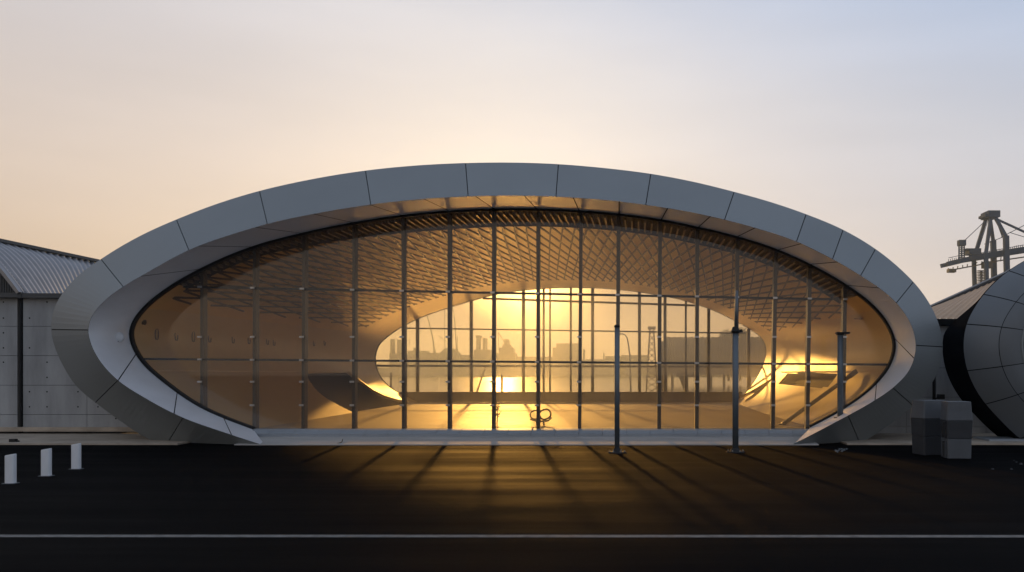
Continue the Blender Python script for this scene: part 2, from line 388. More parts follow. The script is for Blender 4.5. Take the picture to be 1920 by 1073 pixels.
# hall lining -------------------------------------------------------
NT, NY = 150, 60
Ys = [YG + .1 + (YR - .05 - YG - .1) * j / NY for j in range(NY + 1)]
tl = cnear(GLASS, (252, 600)); 
def left_open(t, Y):   # tall opening in the lower left wall near the rear
    z = inside(t, Y).z
    if t > .3: return False
    y0 = 51.5 - (2.75 - z) * 1.0; y1 = 59.0 + (2.75 - z) * 2.0
    return z < 2.72 and y0 < Y < y1
def right_open(t, Y):
    z = inside(t, Y).z
    return t > .7 and 1.98 < z < 2.72 and 42 + (z - 2) * .5 < Y < 55.5 + (z - 2) * -.8 + .5
b = MB()
vs = [[inside(i / NT, Y) for Y in Ys] for i in range(NT + 1)]
# finer cells on the low walls, where the openings are cut
def lining(t0, t1, nt, y0, y1, ny, hole, smooth=True):
    bb = MB(); idx = {}
    def vid(i, j):
        if (i, j) not in idx:
            idx[(i, j)] = len(bb.v); bb.v.append(inside(t0 + (t1 - t0) * i / nt, y0 + (y1 - y0) * j / ny))
        return idx[(i, j)]
    for i in range(nt):
        for j in range(ny):
            tc = t0 + (t1 - t0) * (i + .5) / nt; yc = y0 + (y1 - y0) * (j + .5) / ny
            if hole and hole(tc, yc): continue
            bb.f.append((vid(i, j), vid(i + 1, j), vid(i + 1, j + 1), vid(i, j + 1))); bb.m.append(0)
    return bb
TL, TR = .17, .855       # ends of the low side walls, start of the ceiling
lining(0, TL, 70, YG + .1, YR - .05, 260, left_open).build('side_wall', M['lining'], hall, smooth=True, fix=False)
lining(TR, 1, 60, YG + .1, YR - .05, 260, right_open).build('side_wall', M['lining'], hall, smooth=True, fix=False)
lining(TL, TR, 130, YG + .1, YR - .05, 50, None).build('ceiling', M['ceil'], hall, smooth=True, fix=False)
# horizontal shadow ledges on the side walls at eye level
for side in (0, 1):
    bb = MB(); pts = []
    ts = [i / 400 * .2 for i in range(401)] if side == 0 else [1 - i / 400 * .2 for i in range(401)]
    for Y in [35.2 + i * .5 for i in range(46)]:
        t = min(ts, key=lambda t: abs(inside(t, Y).z - 2.78)); pts.append(inside(t, Y, .02))
    d = Vector((1 if side == 0 else -1, 0, 0))
    for i in range(len(pts) - 1):
        bb.beam(pts[i], pts[i + 1], .10, .05, up=(0, 0, 1))
    bb.build('wall_ledge', M['lining'], hall)
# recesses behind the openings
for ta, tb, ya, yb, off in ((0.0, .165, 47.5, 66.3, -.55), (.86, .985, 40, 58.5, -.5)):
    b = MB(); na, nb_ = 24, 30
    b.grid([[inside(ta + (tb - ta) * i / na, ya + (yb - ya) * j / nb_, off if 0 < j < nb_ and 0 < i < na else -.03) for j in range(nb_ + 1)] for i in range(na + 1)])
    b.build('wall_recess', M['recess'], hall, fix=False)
# swept lips that bend from the walls down to the floor near the rear
def lip(pts, w, mm):
    bb = MB(); P_ = [at(*p[:2], p[2]) for p in pts]; rows = []
    for k, p in enumerate(P_):
        rows.append([p, p + Vector((w[0], 0, w[2])), p + Vector((w[0] + w[3], w[1], w[2])), p + Vector((w[3], w[1], 0)), p])
    bb.grid(rows); return bb.build('swept_lip', mm, hall, smooth=False)
lip([(652, 700, 58.5), (664, 709, 58.8), (680, 722, 59.4), (700, 736, 60.2), (722, 747, 61.2), (748, 754, 62.4), (766, 757, 63.5)], (.05, 1.6, .16, -.5), M['lining'])
lip([(1388, 747, 63), (1410, 736, 61.8), (1430, 724, 60.8), (1448, 713, 59.8), (1464, 703, 59)], (-.03, .7, .14, .35), M['lining'])
# dark ceiling band with ribs behind the glass head
TB0, TB1 = .205, .835
def ystart(t):
    u = min(max((t - .24) / .22, 0), 1); return 35.35 + 2.15 * (u * u * (3 - 2 * u))
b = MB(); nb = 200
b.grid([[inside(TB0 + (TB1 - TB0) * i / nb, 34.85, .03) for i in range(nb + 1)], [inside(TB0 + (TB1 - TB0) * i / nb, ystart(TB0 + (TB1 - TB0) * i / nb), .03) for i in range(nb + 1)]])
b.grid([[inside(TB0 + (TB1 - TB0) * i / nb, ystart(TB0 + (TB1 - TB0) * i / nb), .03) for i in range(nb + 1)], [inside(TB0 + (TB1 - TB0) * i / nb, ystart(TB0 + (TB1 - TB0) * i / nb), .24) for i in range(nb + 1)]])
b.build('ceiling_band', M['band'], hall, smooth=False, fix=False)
b = MB(); nb = 104
for i in range(nb):
    t = TB0 + (TB1 - TB0) * (i + .5) / nb
    p, q = inside(t, 35.0, .10), inside(t, ystart(t) - .05, .10)
    if (q - p).length > .25: b.beam(p, q, .07, .13, up=tuple(inside(t, 36, 1) - inside(t, 36, 0)))
b.build('ceiling_rib', M['bandrib'], hall)
# woven lattice of crossing strips under the ceiling
b = MB(); NL = 56; T0, T1 = .185, .85; Yend = 59.5
slope = .11 / 37.0 / 1.0
arc = sum((inside((i + 1) / 100, 40) - inside(i / 100, 40)).length for i in range(100))
for fam in (-1, 1):
    for k in range(-7, NL + 8):
        s0 = T0 + (T1 - T0) * k / NL; prev = None; nseg = 15
        for j in range(nseg + 1):
            Y = 35.4 + (Yend - 35.4) * j / nseg
            t = s0 + fam * .115 * (Y - 37.5) / arc
            ok = T0 <= t <= T1 and Y >= ystart(t) - 1.0
            if ok and Y < ystart(t): Yq = ystart(t)
            else: Yq = Y
            p = (inside(t, Yq, .20), t, Yq) if ok else None
            if p and prev and p[2] - prev[2] > .05:
                up = inside(t, Y, 1) - inside(t, Y, 0)
                b.beam(prev[0], p[0], .072, .06, up=tuple(up))
            prev = p
b.build('ceiling_lattice', M['lattice'], hall)
# floor, rear parapet
b = MB(); fl = [(inside(0, Y).x - .4, inside(1, Y).x + .4, Y) for Y in (34.95, 45, 56, YR + .2)]
b.grid([[Vector((a, Y, ZF)), Vector((c, Y, ZF))] for a, c, Y in fl])
b.build('floor', M['floor'], hall, fix=False)
b = MB(); b.box(((at(748, 745, YR).x + at(1392, 745, YR).x) / 2, YR + .05, ZF + .41), (at(1392, 745, YR).x - at(748, 745, YR).x, .3, .80))
bevel(b.build('rear_parapet', M['parapet'], hall), .02)
# rear window
b = MB(); b.add([at(*cval(REAR, i / 160), YR) + Vector((0, .02, 0)) for i in range(161)], [tuple(range(161))])
rw = b.build('rear_window', M['rglass'], hall, fix=False)
def rear_top(x):
    c = [i for i in range(len(REAR)) if REAR[i][1] < 660]; return REAR[min(c, key=lambda i: abs(REAR[i][0] - x))][1]
for x in (782, 883, 981, 1019, 1031, 1070, 1111, 1199, 1247, 1286, 1329, 1404):
    w = {1019: .16, 1031: .12, 1070: .16, 1286: .16}.get(x, .24)
    b = MB(); b.beam(at(x, rear_top(x), YR) + Vector((0, .16, 0)), at(x, 746, YR) + Vector((0, .16, 0)), w, .22)
    b.build('mullion', M['mull'], rw)
for (xa, ya, xb, yb, w) in ((905, 559.5, 1308, 573, .16), (757, 615.3, 1400, 625, .11), (706, 686, 1436, 688, .16)):
    b = MB(); b.beam(at(xa, ya, YR) + Vector((0, .12, 0)), at(xb, yb, YR) + Vector((0, .12, 0)), w, .1)
    b.build('transom', M['mull'], rw)
# small dark outline loops along the left wall
for x, y in ((297, 627), (333, 629), (364, 631), (394, 633), (437, 635), (466, 637), (500, 639), (512, 641), (585, 642), (604, 641)):
    t = tl
    for _ in range(4):
        Yw = -F * inside(t, 45).x / (VX - x) * 1.0
        Yw = max(35.3, min(60, Yw)); z = CH + (VY - y) * Yw / F
        t = min([i / 600 * .3 for i in range(601)], key=lambda q: abs(inside(q, Yw).z - z) + (0 if q < .25 else 9))
    b = MB(); c0 = inside(t, Yw, .03); lp = []
    hh, hw = .22, .11
    for k in range(20):
        a = 2 * math.pi * k / 20; lp.append(c0 + Vector((0, hw * math.cos(a) * (1.1), hh * max(-1, min(1, 1.25 * math.sin(a))))))
    b.tube(lp if x in (297, 364) else lp[9:] + lp[:1], .022, 6, closed=x in (297, 364)); b.build('wall_loop', M['recess'], hall)

# ================================================================== THINGS IN AND AT THE HALL
# sloping dark rail in the right bay
b = MB(); A, B = at(1467, 796, 37.6), at(1593, 706, 37.9)
b.beam(A, B, .16, .20); b.box(at(1466, 795, 37.6) + Vector((0, 0, -.02)), (.34, .3, .06)); b.beam(A + Vector((.0, 0, -.05)), at(1477, 801, 37.4), .1, .12)
b.beam(B, B + Vector((.35, .3, .22)), .2, .2)
bevel(tag(b.build('sloping_rail', M['mull']), 'dark sloping rail leaning up to the golden right wall inside the glass', 'rail'), .015)
# object of two loops behind the glass
b = MB(); Yc = 37.2; c1, c2 = at(1003, 778, Yc), at(1022, 777, Yc)
def loop(c, rx, rz, yaw, n=22, wob=.0): 
    return [c + Vector((rx * math.cos(2 * math.pi * k / n) * math.cos(yaw), rx * math.cos(2 * math.pi * k / n) * math.sin(yaw), rz * math.sin(2 * math.pi * k / n) * (1 + wob * math.sin(4 * math.pi * k / n)))) for k in range(n)]
b.tube(loop(c1, .21, .19, .4), .035, 8, closed=True); b.tube(loop(c2, .27, .22, -.3, wob=.12), .04, 8, closed=True)
b.tube([at(994, 786, Yc), at(1010, 791, Yc), at(1028, 789, Yc), at(1034, 783, Yc)], .04, 8)
for x in (1006, 1019):
    b.tube([at(x, 789, Yc), Vector((at(x + 1, 789, Yc).x, Yc, ZF))], .04, 8)
b.tube([at(1011, 775, Yc), at(1013, 790, Yc)], .03, 8)
tag(b.build('loop_sculpture', M['mull'], smooth=True), 'dark piece of two open loops on short legs behind the glass', 'sculpture')
# spindly plant beside the bright middle mullion
pl = thing('plant', 'spindly knobbly plant standing inside beside the bright middle mullion', 'plant', (at(932, 800, 38).x, 38, ZF))
b = MB(); p0 = Vector((at(932, 800, 38).x, 38, ZF)); b.tube([p0, p0 + Vector((.03, 0, .5)), p0 + Vector((-.02, 0, 1.05))], [.03, .022, .012], 6)
b.tube([p0 + Vector((.02, 0, .35)), p0 + Vector((.2, 0, .6))], .012, 5)
b.build('stem', M['timber'], pl)
b = MB()
for k in range(90):
    z = random.choice((random.gauss(.42, .07), random.gauss(.75, .1))); a = random.uniform(0, 6.28); r = random.uniform(0, .14)
    c = p0 + Vector((r * math.cos(a), r * math.sin(a), z)); R = Matrix.Rotation(random.uniform(0, 6), 3, 'X') @ Matrix.Rotation(random.uniform(0, 6), 3, 'Z')
    b.add([c + R @ Vector(q) for q in ((-.05, 0, 0), (0, -.02, 0), (.05, 0, .01), (0, .02, 0))], [(0, 1, 2, 3)])
b.build('leaves', M['leaf'], pl, fix=False)
# dome fixture on the left reveal
c0 = reveal_pt(cnear(GLASS, (246, 612)), .62); 
fx = thing('reveal_fixture', 'small pale round fixture on the left side of the reveal', 'fixture', c0)
b = MB(); nn = Vector((1, -.25, .1)).normalized()
b.tube([c0 - nn * .02, c0 + nn * .05, c0 + nn * .12, c0 + nn * .17, c0 + nn * .19], [.2, .2, .17, .10, .02], 18); b.build('dome', M['bollard'], fx, smooth=True)
b = MB(); b.tube([c0 + Vector((0, 0, -.1)) - nn * .02, c0 + nn * .08 + Vector((-.05, -.1, -.16))], .05, 8); b.build('bracket', M['mull'], fx)
# dark spotlight inside at the far left corner of the glass
p = at(265, 604, 35.4); b = MB(); b.tube([p + Vector((-.25, 0, .02)), p + Vector((.02, 0, 0))], [.05, .05], 8); b.tube([p + Vector((-.02, 0, 0)), p + Vector((.16, 0, -.02))], [.09, .11], 12)
tag(b.build('spotlight', M['gasket']), 'small dark spotlight at the far left tip of the glass', 'spotlight')

# ================================================================== POSTS
def make_post(x, base_py, top_py, Y, r, label, zbase=0.0, flat=False, hook=False):
    base = Vector((at(x, 0, Y).x, Y, zbase)); top = at(x, top_py, Y)
    t = thing('lamp_post', label, 'post', base, 'slim grey posts before the glass')
    b = MB(); H = top.z - zbase
    b.tube([base + Vector((0, 0, .02)), base + Vector((0, 0, H * .5)), base + Vector((0, 0, H))], [r, r, r * .96], 20)
    b.build('pole', M['post'], t, smooth=False)
    for pl_ in t.children[-1].data.polygons: pl_.use_smooth = len(pl_.vertices) == 4
    if not flat:
        b = MB(); b.tube([base + Vector((0, 0, 0)), base + Vector((0, 0, .04))], [.33, .31], 24); b.tube([base + Vector((0, 0, .04)), base + Vector((0, 0, .16))], [r * 1.7, r * 1.15], 20)
        pt = b.build('base_plate', M['gasket'], t)
        for k in range(6):
            a = k * math.pi / 3; bb = MB(); q = base + Vector((.25 * math.cos(a), .25 * math.sin(a), 0)); bb.tube([q + Vector((0, 0, .03)), q + Vector((0, 0, .085))], .025, 6); bb.build('bolt', M['steel'], pt)
    return t, base, top
t, base, top = make_post(1379, 846, 622, 29.2, .105, 'slim grey post with a wide collar in front of the right bays')
b = MB(); b.tube([top + Vector((0, 0, -.05)), top + Vector((0, 0, .02)), top + Vector((0, 0, .06)), top + Vector((0, 0, .16))], [.13, .15, .13, .10], 20); b.beam(top + Vector((-.05, 0, 0)), top + Vector((.24, 0, .03)), .1, .09); b.build('collar', M['gasket'], t)
b = MB(); b.tube([top + Vector((0.02, 0, .1)), at(1381.5, 545, 29.2)], [.065, .045], 14); b.build('upper_pole', M['post'], t, smooth=True)
t, base, top = make_post(1157, 848, 612, 29.0, .085, 'slim grey post on a round foot, nearest the middle of the glass')
b = MB(); b.tube([top + Vector((0, 0, -.04)), top + Vector((0, 0, .02)), top + Vector((0, 0, .05))], [.10, .10, .06], 16); b.build('cap', M['gasket'], t)
t, base, top = make_post(1575.5, 785, 627, 33.3, .115, 'short grey post with flat dark cap standing on the right of the reveal', zbase=at(1575, 786, 33.3).z, flat=True)
b = MB(); b.box(top + Vector((.09, 0, .05)), (.50, .34, .07)); b.box(top + Vector((.0, 0, .0)), (.26, .26, .06)); bevel(b.build('cap', M['gasket'], t), .012)
b = MB(); b.box(base + Vector((0, 0, .03)), (.42, .36, .10)); b.build('foot', M['post'], t)

# ================================================================== BOLLARDS
def bollard_mesh(p):
    b = MB(); n = 24; h = .70; rows = []
    def sec(z, s, sl=0.0):
        r = []
        for k in range(n):
            a = 2 * math.pi * k / n; ca, sa = math.cos(a), math.sin(a)
            x = .118 * s * math.copysign(abs(ca) ** .55, ca); y = .075 * s * math.copysign(abs(sa) ** .55, sa)
            r.append(p + Vector((x, y, z + sl * x)))
        return r
    rr = [sec(0, 1.0), sec(h * .5, 1.0), sec(h - .02, 1.0, .18), sec(h, .93, .18)]
    vs = [q for r in rr for q in r]; fs = [(i * n + j, i * n + (j + 1) % n, (i + 1) * n + (j + 1) % n, (i + 1) * n + j) for i in range(len(rr) - 1) for j in range(n)]
    fs.append(tuple((len(rr) - 1) * n + j for j in range(n))); b.add(vs, fs); return b
specs = [(20, 907, 'white bollard nearest the left edge and the white road line'), (87, 893, 'white bollard standing between two other white bollards'), (143, 880, 'white bollard closest to the concrete wall, last of its row')]
proto = None
for px, py, lab in specs:
    Y = F * CH / (py - VY); x = (px - VX) * Y / F
    if proto is None:
        proto = thing('bollard', lab, 'bollard', (x, Y, 0), 'white bollards on the asphalt')
        bollard_mesh(Vector((x, Y, .012))).build('post', M['bollard'], proto, smooth=False)
        b = MB(); b.box((x, Y, .009), (.30, .21, .018)); b.build('foot_plate', M['post'], proto)
    else:
        o = copy_tree(proto); o.location = (x, Y, 0); o['label'] = lab

# ================================================================== BINS
def make_bin(cx, Y, w, d, h, rz, label, seams):
    t = thing('recycling_bin', label, 'bin', (cx, Y, 0), 'grey recycling bins by the hall')
    R = Matrix.Rotation(rz, 3, 'Z'); o = Vector((cx, Y, 0))
    def ring(z, sx, sy, r=.12):
        pts = []; hx, hy = w / 2 * sx, d / 2 * sy
        for (sx_, sy_, a0) in ((1, 1, 0), (-1, 1, 90), (-1, -1, 180), (1, -1, 270)):
            for k in range(5):
                a = math.radians(a0 + k * 22.5); pts.append(o + R @ Vector((sx_ * (hx - r) + r * math.cos(a), sy_ * (hy - r) + r * math.sin(a), z)))
        return pts
    def loft(name, secs, m):
        b = MB(); n = 20; rr = [ring(*s) for s in secs]; vs = [q for r in rr for q in r]
        fs = [(i * n + j, i * n + (j + 1) % n, (i + 1) * n + (j + 1) % n, (i + 1) * n + j) for i in range(len(rr) - 1) for j in range(n)]
        fs += [tuple(reversed(range(n))), tuple((len(rr) - 1) * n + j for j in range(n))]
        b.add(vs, fs); ob = b.build(name, m, t); bevel(ob, .012); return ob
    loft('base', [(.0, .93, .93, .06), (.62, .955, .955, .06)], M['binlight'] if seams else M['bindark'])
    loft('body', [(.625, .97, .97, .06), (.90, .985, .985, .06), (1.195, 1.02, 1.02, .06)], M['bindark'])
    loft('hood', [(1.20, 1.03, 1.03, .06), (1.23, 1.03, 1.03, .06), (1.5, .97, .97, .06), (h, .92, .92, .06)], M['binlight'])
    return t, R, o
t, R, o = make_bin(at(1802, 862, 26.9).x, 26.9 + .42, .80, .80, 1.80, math.radians(-4), 'grey recycling bin with pale hood, the one nearest the round metal shell', True)
b = MB()
for z0, z1 in ((.05, .55), (.68, 1.15)):
    for xx in (-.36,): b.beam(o + R @ Vector((xx - .12, -.30, z0)), o + R @ Vector((xx - .12, -.30, z1)), .05, .05)
b.build('corner_rail', M['gasket'], t)
t, R, o = make_bin(at(1750, 852, 28.1).x, 28.1 + .42, .90, .80, 1.80, math.radians(14), 'darker recycling bin with ribbed hood, turned away beside the oval ring', False)
b = MB()
for k in range(4): b.tube([o + R @ Vector((.47, -.25 + k * .0 - .1, .95 + k * .12)), o + R @ Vector((.55, -.25 - .12, .95 + k * .12))], .06, 8)
b.build('latch', M['binlight'], t)
b = MB()
for k in range(5): b.beam(o + R @ Vector((.25 + k * .045, -.385, 1.27)), o + R @ Vector((.24 + k * .042, -.36, 1.78)), .02, .02)
b.build('hood_rib', M['binlight'], t)
# dark camera head on a thin mast behind the bins
mst = thing('camera_mast', 'thin dark mast with a small box head behind the bins', 'mast', (at(1751, 820, 36.6).x, 36.6, .06))
b = MB(); p = Vector((at(1751, 820, 36.6).x, 36.6, .06)); b.tube([p, p + Vector((0, 0, 3.2))], .06, 10); b.build('pole', M['gasket'], mst)
b = MB(); q = at(1764, 744, 36.5); b.box(q, (.24, .3, .2)); b.beam(q, Vector((p.x, 36.6, q.z - .12)), .05, .05); b.build('head', M['gasket'], mst)

# ================================================================== LEFT CONCRETE BUILDING
lb = thing('concrete_shed', 'concrete walled shed with corrugated roof left of the oval ring', 'building', (at(60, 820, 37.5).x, 37.5, 0))
YW = 37.5; zt = at(0, 553, YW).z
def shell_px(py, side):
    # picture x (at the wall plane) where the outer shell of the oval hall stands at the wall height py
    z = CH + (VY - py) * YW / F; y0 = VY - (z - CH) * F / YO
    c = [q for q in OUTER if abs(q[1] - y0) < 4 and ((q[0] < 900) if side < 0 else (q[0] > 900))]
    x = (sum(q[0] for q in c) / len(c) - VX) * YO / F if c else (-14 if side < 0 else 4)
    return VX + x * F / YW
b = MB()
cols = [(-520, -380), (-380, -240), (-240, -100), (-100, 33), (43, 163), (163, 283), (283, 400)]
rows_ = [553.5, 612, 667, 722.5, 777.5, 811]
for xa, xb in cols:
    for k in range(len(rows_) - 1):
        lim = max(shell_px(rows_[k], -1), shell_px(rows_[k + 1], -1)) + 8
        if xa > lim - 4: continue
        A, B = at(xa + .35, rows_[k] + .35, YW), at(min(xb - .35, lim), rows_[k + 1] - .35, YW)
        b.box((A + B) / 2 + Vector((0, .1, 0)), (B.x - A.x, .2, A.z - B.z))
        hh = .75
        for fx_ in (.17, .45, .8) if xa != 43 else (.10, .375, .86):
            for fz in (.22, .74):
                if xb - .35 > lim and fx_ > .5: continue
                if random.random() < .3: continue
                c = Vector((A.x + (at(xb, 0, YW).x - A.x) * fx_, YW - .002, A.z + (B.z - A.z) * fz)); n = 10
                b.add([c + Vector((.035 * math.cos(2 * math.pi * i / n), 0, .035 * math.sin(2 * math.pi * i / n))) for i in range(n)], [tuple(range(n))], 1)
b.build('wall', [M['conc'], M['gap']], lb)
b = MB(); b.box((at(-147.5, 0, YW).x, YW + .35, zt / 2), (at(225, 0, YW).x - at(-520, 0, YW).x, .28, zt - .05)); b.build('wall_core', M['gap'], lb)
b = MB(); b.box((at(-95, 0, YW).x, YW - .06, .25), (at(330, 0, YW).x - at(-520, 0, YW).x, .5, .38 - .2)); b.build('plinth', M['conc2'], lb)
b = MB(); b.tube([at(38, 815, YW - .02), at(38, 553, YW - .02)], .075, 10); b.build('drainpipe', M['gasket'], lb)
# roof: curved slope, corrugated in geometry
def roof_pt(u, v):
    """u along the eave (0 = gable verge) back to the ridge direction, v 0 eave .. 1 ridge"""
    e = at(38, 552, YW - .25).lerp(at(215, 561, 46), u); r = at(-100, 434, YW - .25).lerp(at(215, 499.0, 48.4), u)
    p = e.lerp(r, v); p.z += .9 * math.sin(math.pi * v) * (1 - .5 * u) * .55; return p
b = MB(); NU, NV = 240, 10; rows = []
for j in range(NV + 1):
    row = []
    for i in range(NU + 1):
        p = roof_pt(i / NU, j / NV); p.z += .045 * math.cos(2 * math.pi * i / NU * 24); row.append(p)
    rows.append(row)
b.grid(rows); b.build('roof', M['roofmetal'], lb, smooth=True, fix=False)
rx = roof_pt(0, 1).x
b = MB(); b.grid([[Vector((2 * rows[-1][i].x - p.x, p.y, p.z)) for i, p in enumerate(r)] for r in rows]); b.build('roof', M['roofmetal'], lb, smooth=True, fix=False)
b = MB()
for i in range(20): b.beam(roof_pt(i / 20, 1) + Vector((0, 0, .08)), roof_pt((i + 1) / 20, 1) + Vector((0, 0, .08)), .32, .15, up=(0, 0, 1))
b.build('ridge_cap', M['roofdark'], lb)
b = MB()
for j in range(10): b.beam(roof_pt(0, j / 10) + Vector((0, -.06, .05)), roof_pt(0, (j + 1) / 10) + Vector((0, -.06, .05)), .14, .2)
b.build('verge_trim', M['roofmetal'], lb)
b = MB(); b.beam(at(-520, 554, YW - .16), at(38, 554, YW - .16), .2, .3); b.beam(at(36, 554.5, YW - .3), at(215, 562, 45.5), .22, .16); b.beam(at(36, 554.5, YW - .16), at(228, 555.5, YW - .14), .2, .22); b.build('gutter', M['roofdark'], lb)
b = MB(); gp = [roof_pt(0, j / 10) for j in range(11)]; gp = [Vector((p.x, YW + .05, p.z - .05)) for p in gp]
top = [Vector((p.x, p.y, max(p.z, zt + .02))) for p in gp]
for j in range(10):
    for k in range(6):
        a, c = top[j].lerp(top[j + 1], k / 6), top[j].lerp(top[j + 1], (k + 1) / 6)
        y0 = .04 * (k % 2); b.prism([Vector((a.x, a.y - y0, zt - .1)), Vector((c.x, c.y - y0, zt - .1)), c + Vector((0, -y0, 0)), a + Vector((0, -y0, 0))], (0, .25, 0))
n_ = len(b.v)
b.add([Vector((2 * rx - p.x, p.y, p.z)) for p in b.v[:n_]], [f for f in b.f]); b.build('gable', M['roofdark'], lb, fix=True)
b = MB(); p = at(25, 831, 32.8); b.box(p + Vector((0, 0, .08)), (.24, .16, .16)); b.tube([p + Vector((.05, 0, 0)), p + Vector((.05, 0, -.0)) + Vector((0, 0, .1))], .04, 8); b.box(p + Vector((.12, .02, .05)), (.14, .12, .1))
bevel(tag(b.build('floodlight', M['gasket']), 'small black floodlight on the ground before the concrete wall', 'floodlight'), .01)

# ================================================================== RIGHT: WALL, BRONZE ROOF, ROUND SHELL
rb = thing('bronze_roofed_shed', 'shed with sloping bronze roof between the oval ring and the round shell', 'building', (at(1780, 820, 37.6).x, 37.6, 0))
b = MB()
for (xa, xb) in ((1560, 1700), (1700, 1750), (1755, 1850), (1850, 1990), (1990, 2140)):
    for ya, yb in ((611, 690), (690, 745), (745, 800), (800, 815)):
        lim = min(shell_px(ya, 1), shell_px(yb, 1)) - 8
        if xb < lim + 4: continue
        A, B = at(max(xa + .3, lim), ya + .3, YW), at(xb - .3, yb - .3, YW); b.box((A + B) / 2 + Vector((0, .1, 0)), (B.x - A.x, .2, A.z - B.z))
b.build('wall', M['conc'], rb)
b = MB(); A, B = at(1700, 601, YW + .25), at(2140, 815, YW + .25); b.box((A + B) / 2, (B.x - A.x, .2, A.z)); b.build('wall_core', M['gap'], rb)
b = MB(); A, B = at(1590, 815, YW), at(2140, 828, YW); b.box((A + B) / 2 + Vector((0, -.06, .05)), (B.x - A.x, .5, .3)); b.build('plinth', M['conc2'], rb)
b = MB(); b.beam(at(1715, 604, YW - .05), at(2140, 604, YW - .05), .26, .4); b.build('gutter', M['gap'], rb)
# roof slope: lower edge at the gutter, upper edge climbing to the right and back
def rroof(u, v):
    lo = at(1600, 599, YW - .1).lerp(at(2100, 599, YW - .1), u); hi = at(1690, 606, 46).lerp(at(2100, 420, 56), u); return lo.lerp(hi, v)
b = MB(); rows = []; NU = 160
for j in range(7):
    rows.append([rroof(i / NU, j / 6) + Vector((0, 0, .05 * (1 if (i % 4) == 0 else 0))) for i in range(NU + 1)])
b.grid(rows); b.build('roof', M['bronze'], rb, fix=False)
b = MB()
for i in range(24): b.beam(rroof(i / 24, 1) + Vector((0, 0, .05)), rroof((i + 1) / 24, 1) + Vector((0, 0, .05)), .3, .34, up=(0, 0, 1))
b.build('ridge_trim', M['roofdark'], rb)

rs = thing('round_shell', 'round bulging metal shell with curved panels at the right edge', 'building', (at(2000, 826, 33.6).x, 33.6, 0))
YS = 33.5; CX, CYp = 2080, 652
edge_l = [(2000, 868), (1955, 852), (1914, 824), (1870, 782), (1837, 742.6), (1815, 698), (1807.5, 663), (1807, 640), (1814, 604), (1830, 573), (1850, 546), (1880, 517), (1920, 490), (1965, 468), (2020, 452), (2080, 447)]
edge = edge_l + [(2 * CX - x, y) for x, y in reversed(edge_l[:-1])]
EDG = spline(edge, 400)
def shell_pt(t, f, dy=0.0):
    x, y = cval(EDG, t); s = 1 - (1 - .685) * f
    p = at(CX + (x - CX) * s, CYp + (y - CYp) * s, YS); p.y += -1.1 * (2 * f - f * f) + dy; return p
# radial joints traced on the left rim, mirrored for the unseen half
jr = sorted([cnear(EDG, q) for q in ((1914, 824), (1848, 756), (1814, 694), (1815, 610), (1846, 553), (1893, 508), (1965, 468), (2060, 448))])
jr = [0] + jr + [1 - q for q in reversed(jr)] + [1]; jf = [0, .56, 1.0]
b = MB()
for k in range(len(jr) - 1):
    for m_ in range(2):
        t0, t1 = jr[k] + .0007, jr[k + 1] - .0007; f0, f1 = jf[m_] + (.006 if m_ else 0), jf[m_ + 1] - .006
        b.grid([[shell_pt(t0 + (t1 - t0) * i / 10, f0 + (f1 - f0) * j / 4) for i in range(11)] for j in range(5)])
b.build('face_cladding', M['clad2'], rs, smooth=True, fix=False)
b = MB(); b.grid([[shell_pt(i / 200, f, .06) for i in range(201)] for f in (0, .25, .5, .75, 1)]); b.build('face_backing', M['gap'], rs, fix=False)
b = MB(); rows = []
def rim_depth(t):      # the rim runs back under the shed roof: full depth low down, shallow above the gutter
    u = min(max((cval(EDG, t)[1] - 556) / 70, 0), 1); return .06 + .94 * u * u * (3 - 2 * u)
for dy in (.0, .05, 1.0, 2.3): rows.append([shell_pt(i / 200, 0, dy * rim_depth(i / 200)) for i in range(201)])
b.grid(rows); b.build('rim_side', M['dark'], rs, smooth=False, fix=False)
b = MB(); b.tube([shell_pt(i / 200, 1) for i in range(201)], .05, 8); b.build('inner_trim', M['clad'], rs, smooth=True)
b = MB(); b.add([shell_pt(i / 120, 1, .5) for i in range(121)], [tuple(range(121))]); b.build('glass_pane', M['gasket'], rs, fix=False)
b = MB(); A, B = at(1826, 822, 34.6), at(2300, 822, 34.6); b.box(((A.x + B.x) / 2, 33.9, .06), (B.x - A.x, 1.6, .14)); bevel(b.build('kerb', M['sill'], rs), .02)

# ================================================================== GROUND LITTER
b = MB(); p = at(640, 829, 32.35); b.tube([p + Vector((-.14, -.1, -.06)), p + Vector((.02, 0, .0)), p + Vector((.05, 0, .1))], .018, 6); b.tube([p + Vector((-.05, -.05, -.03)), p + Vector((-.2, 0, -.05))], .014, 6)
tag(b.build('fallen_twig', M['timber']), 'small dark twig lying on the pale apron left of the middle', 'twig')
b = MB()
for k in range(6):
    x = random.uniform(1855, 1935); y = random.uniform(862, 882); Y = F * CH / (y - VY); s = random.uniform(.03, .09)
    b.box(Vector(((x - VX) * Y / F, Y, s * .25)), (s, s * .7, s * .5), 0, Matrix.Rotation(random.uniform(0, 3), 3, 'Z'), .6)
struct(b.build('scattered_rubble', M['bindark']), 'stuff', 'scatter of dark rubble bits on the asphalt at the right')
b = MB()
for k in range(16):
    x = random.uniform(1562, 1588); y = random.uniform(842, 849); Y = F * CH / (y - VY); s = random.uniform(.03, .08)
    b.box(Vector(((x - VX) * Y / F, Y, s * .25)), (s, s * .7, s * .5), 0, Matrix.Rotation(random.uniform(0, 3), 3, 'Z'), .6)
struct(b.build('scattered_gravel', M['post']), 'stuff', 'few gravel bits on the asphalt below the short post')

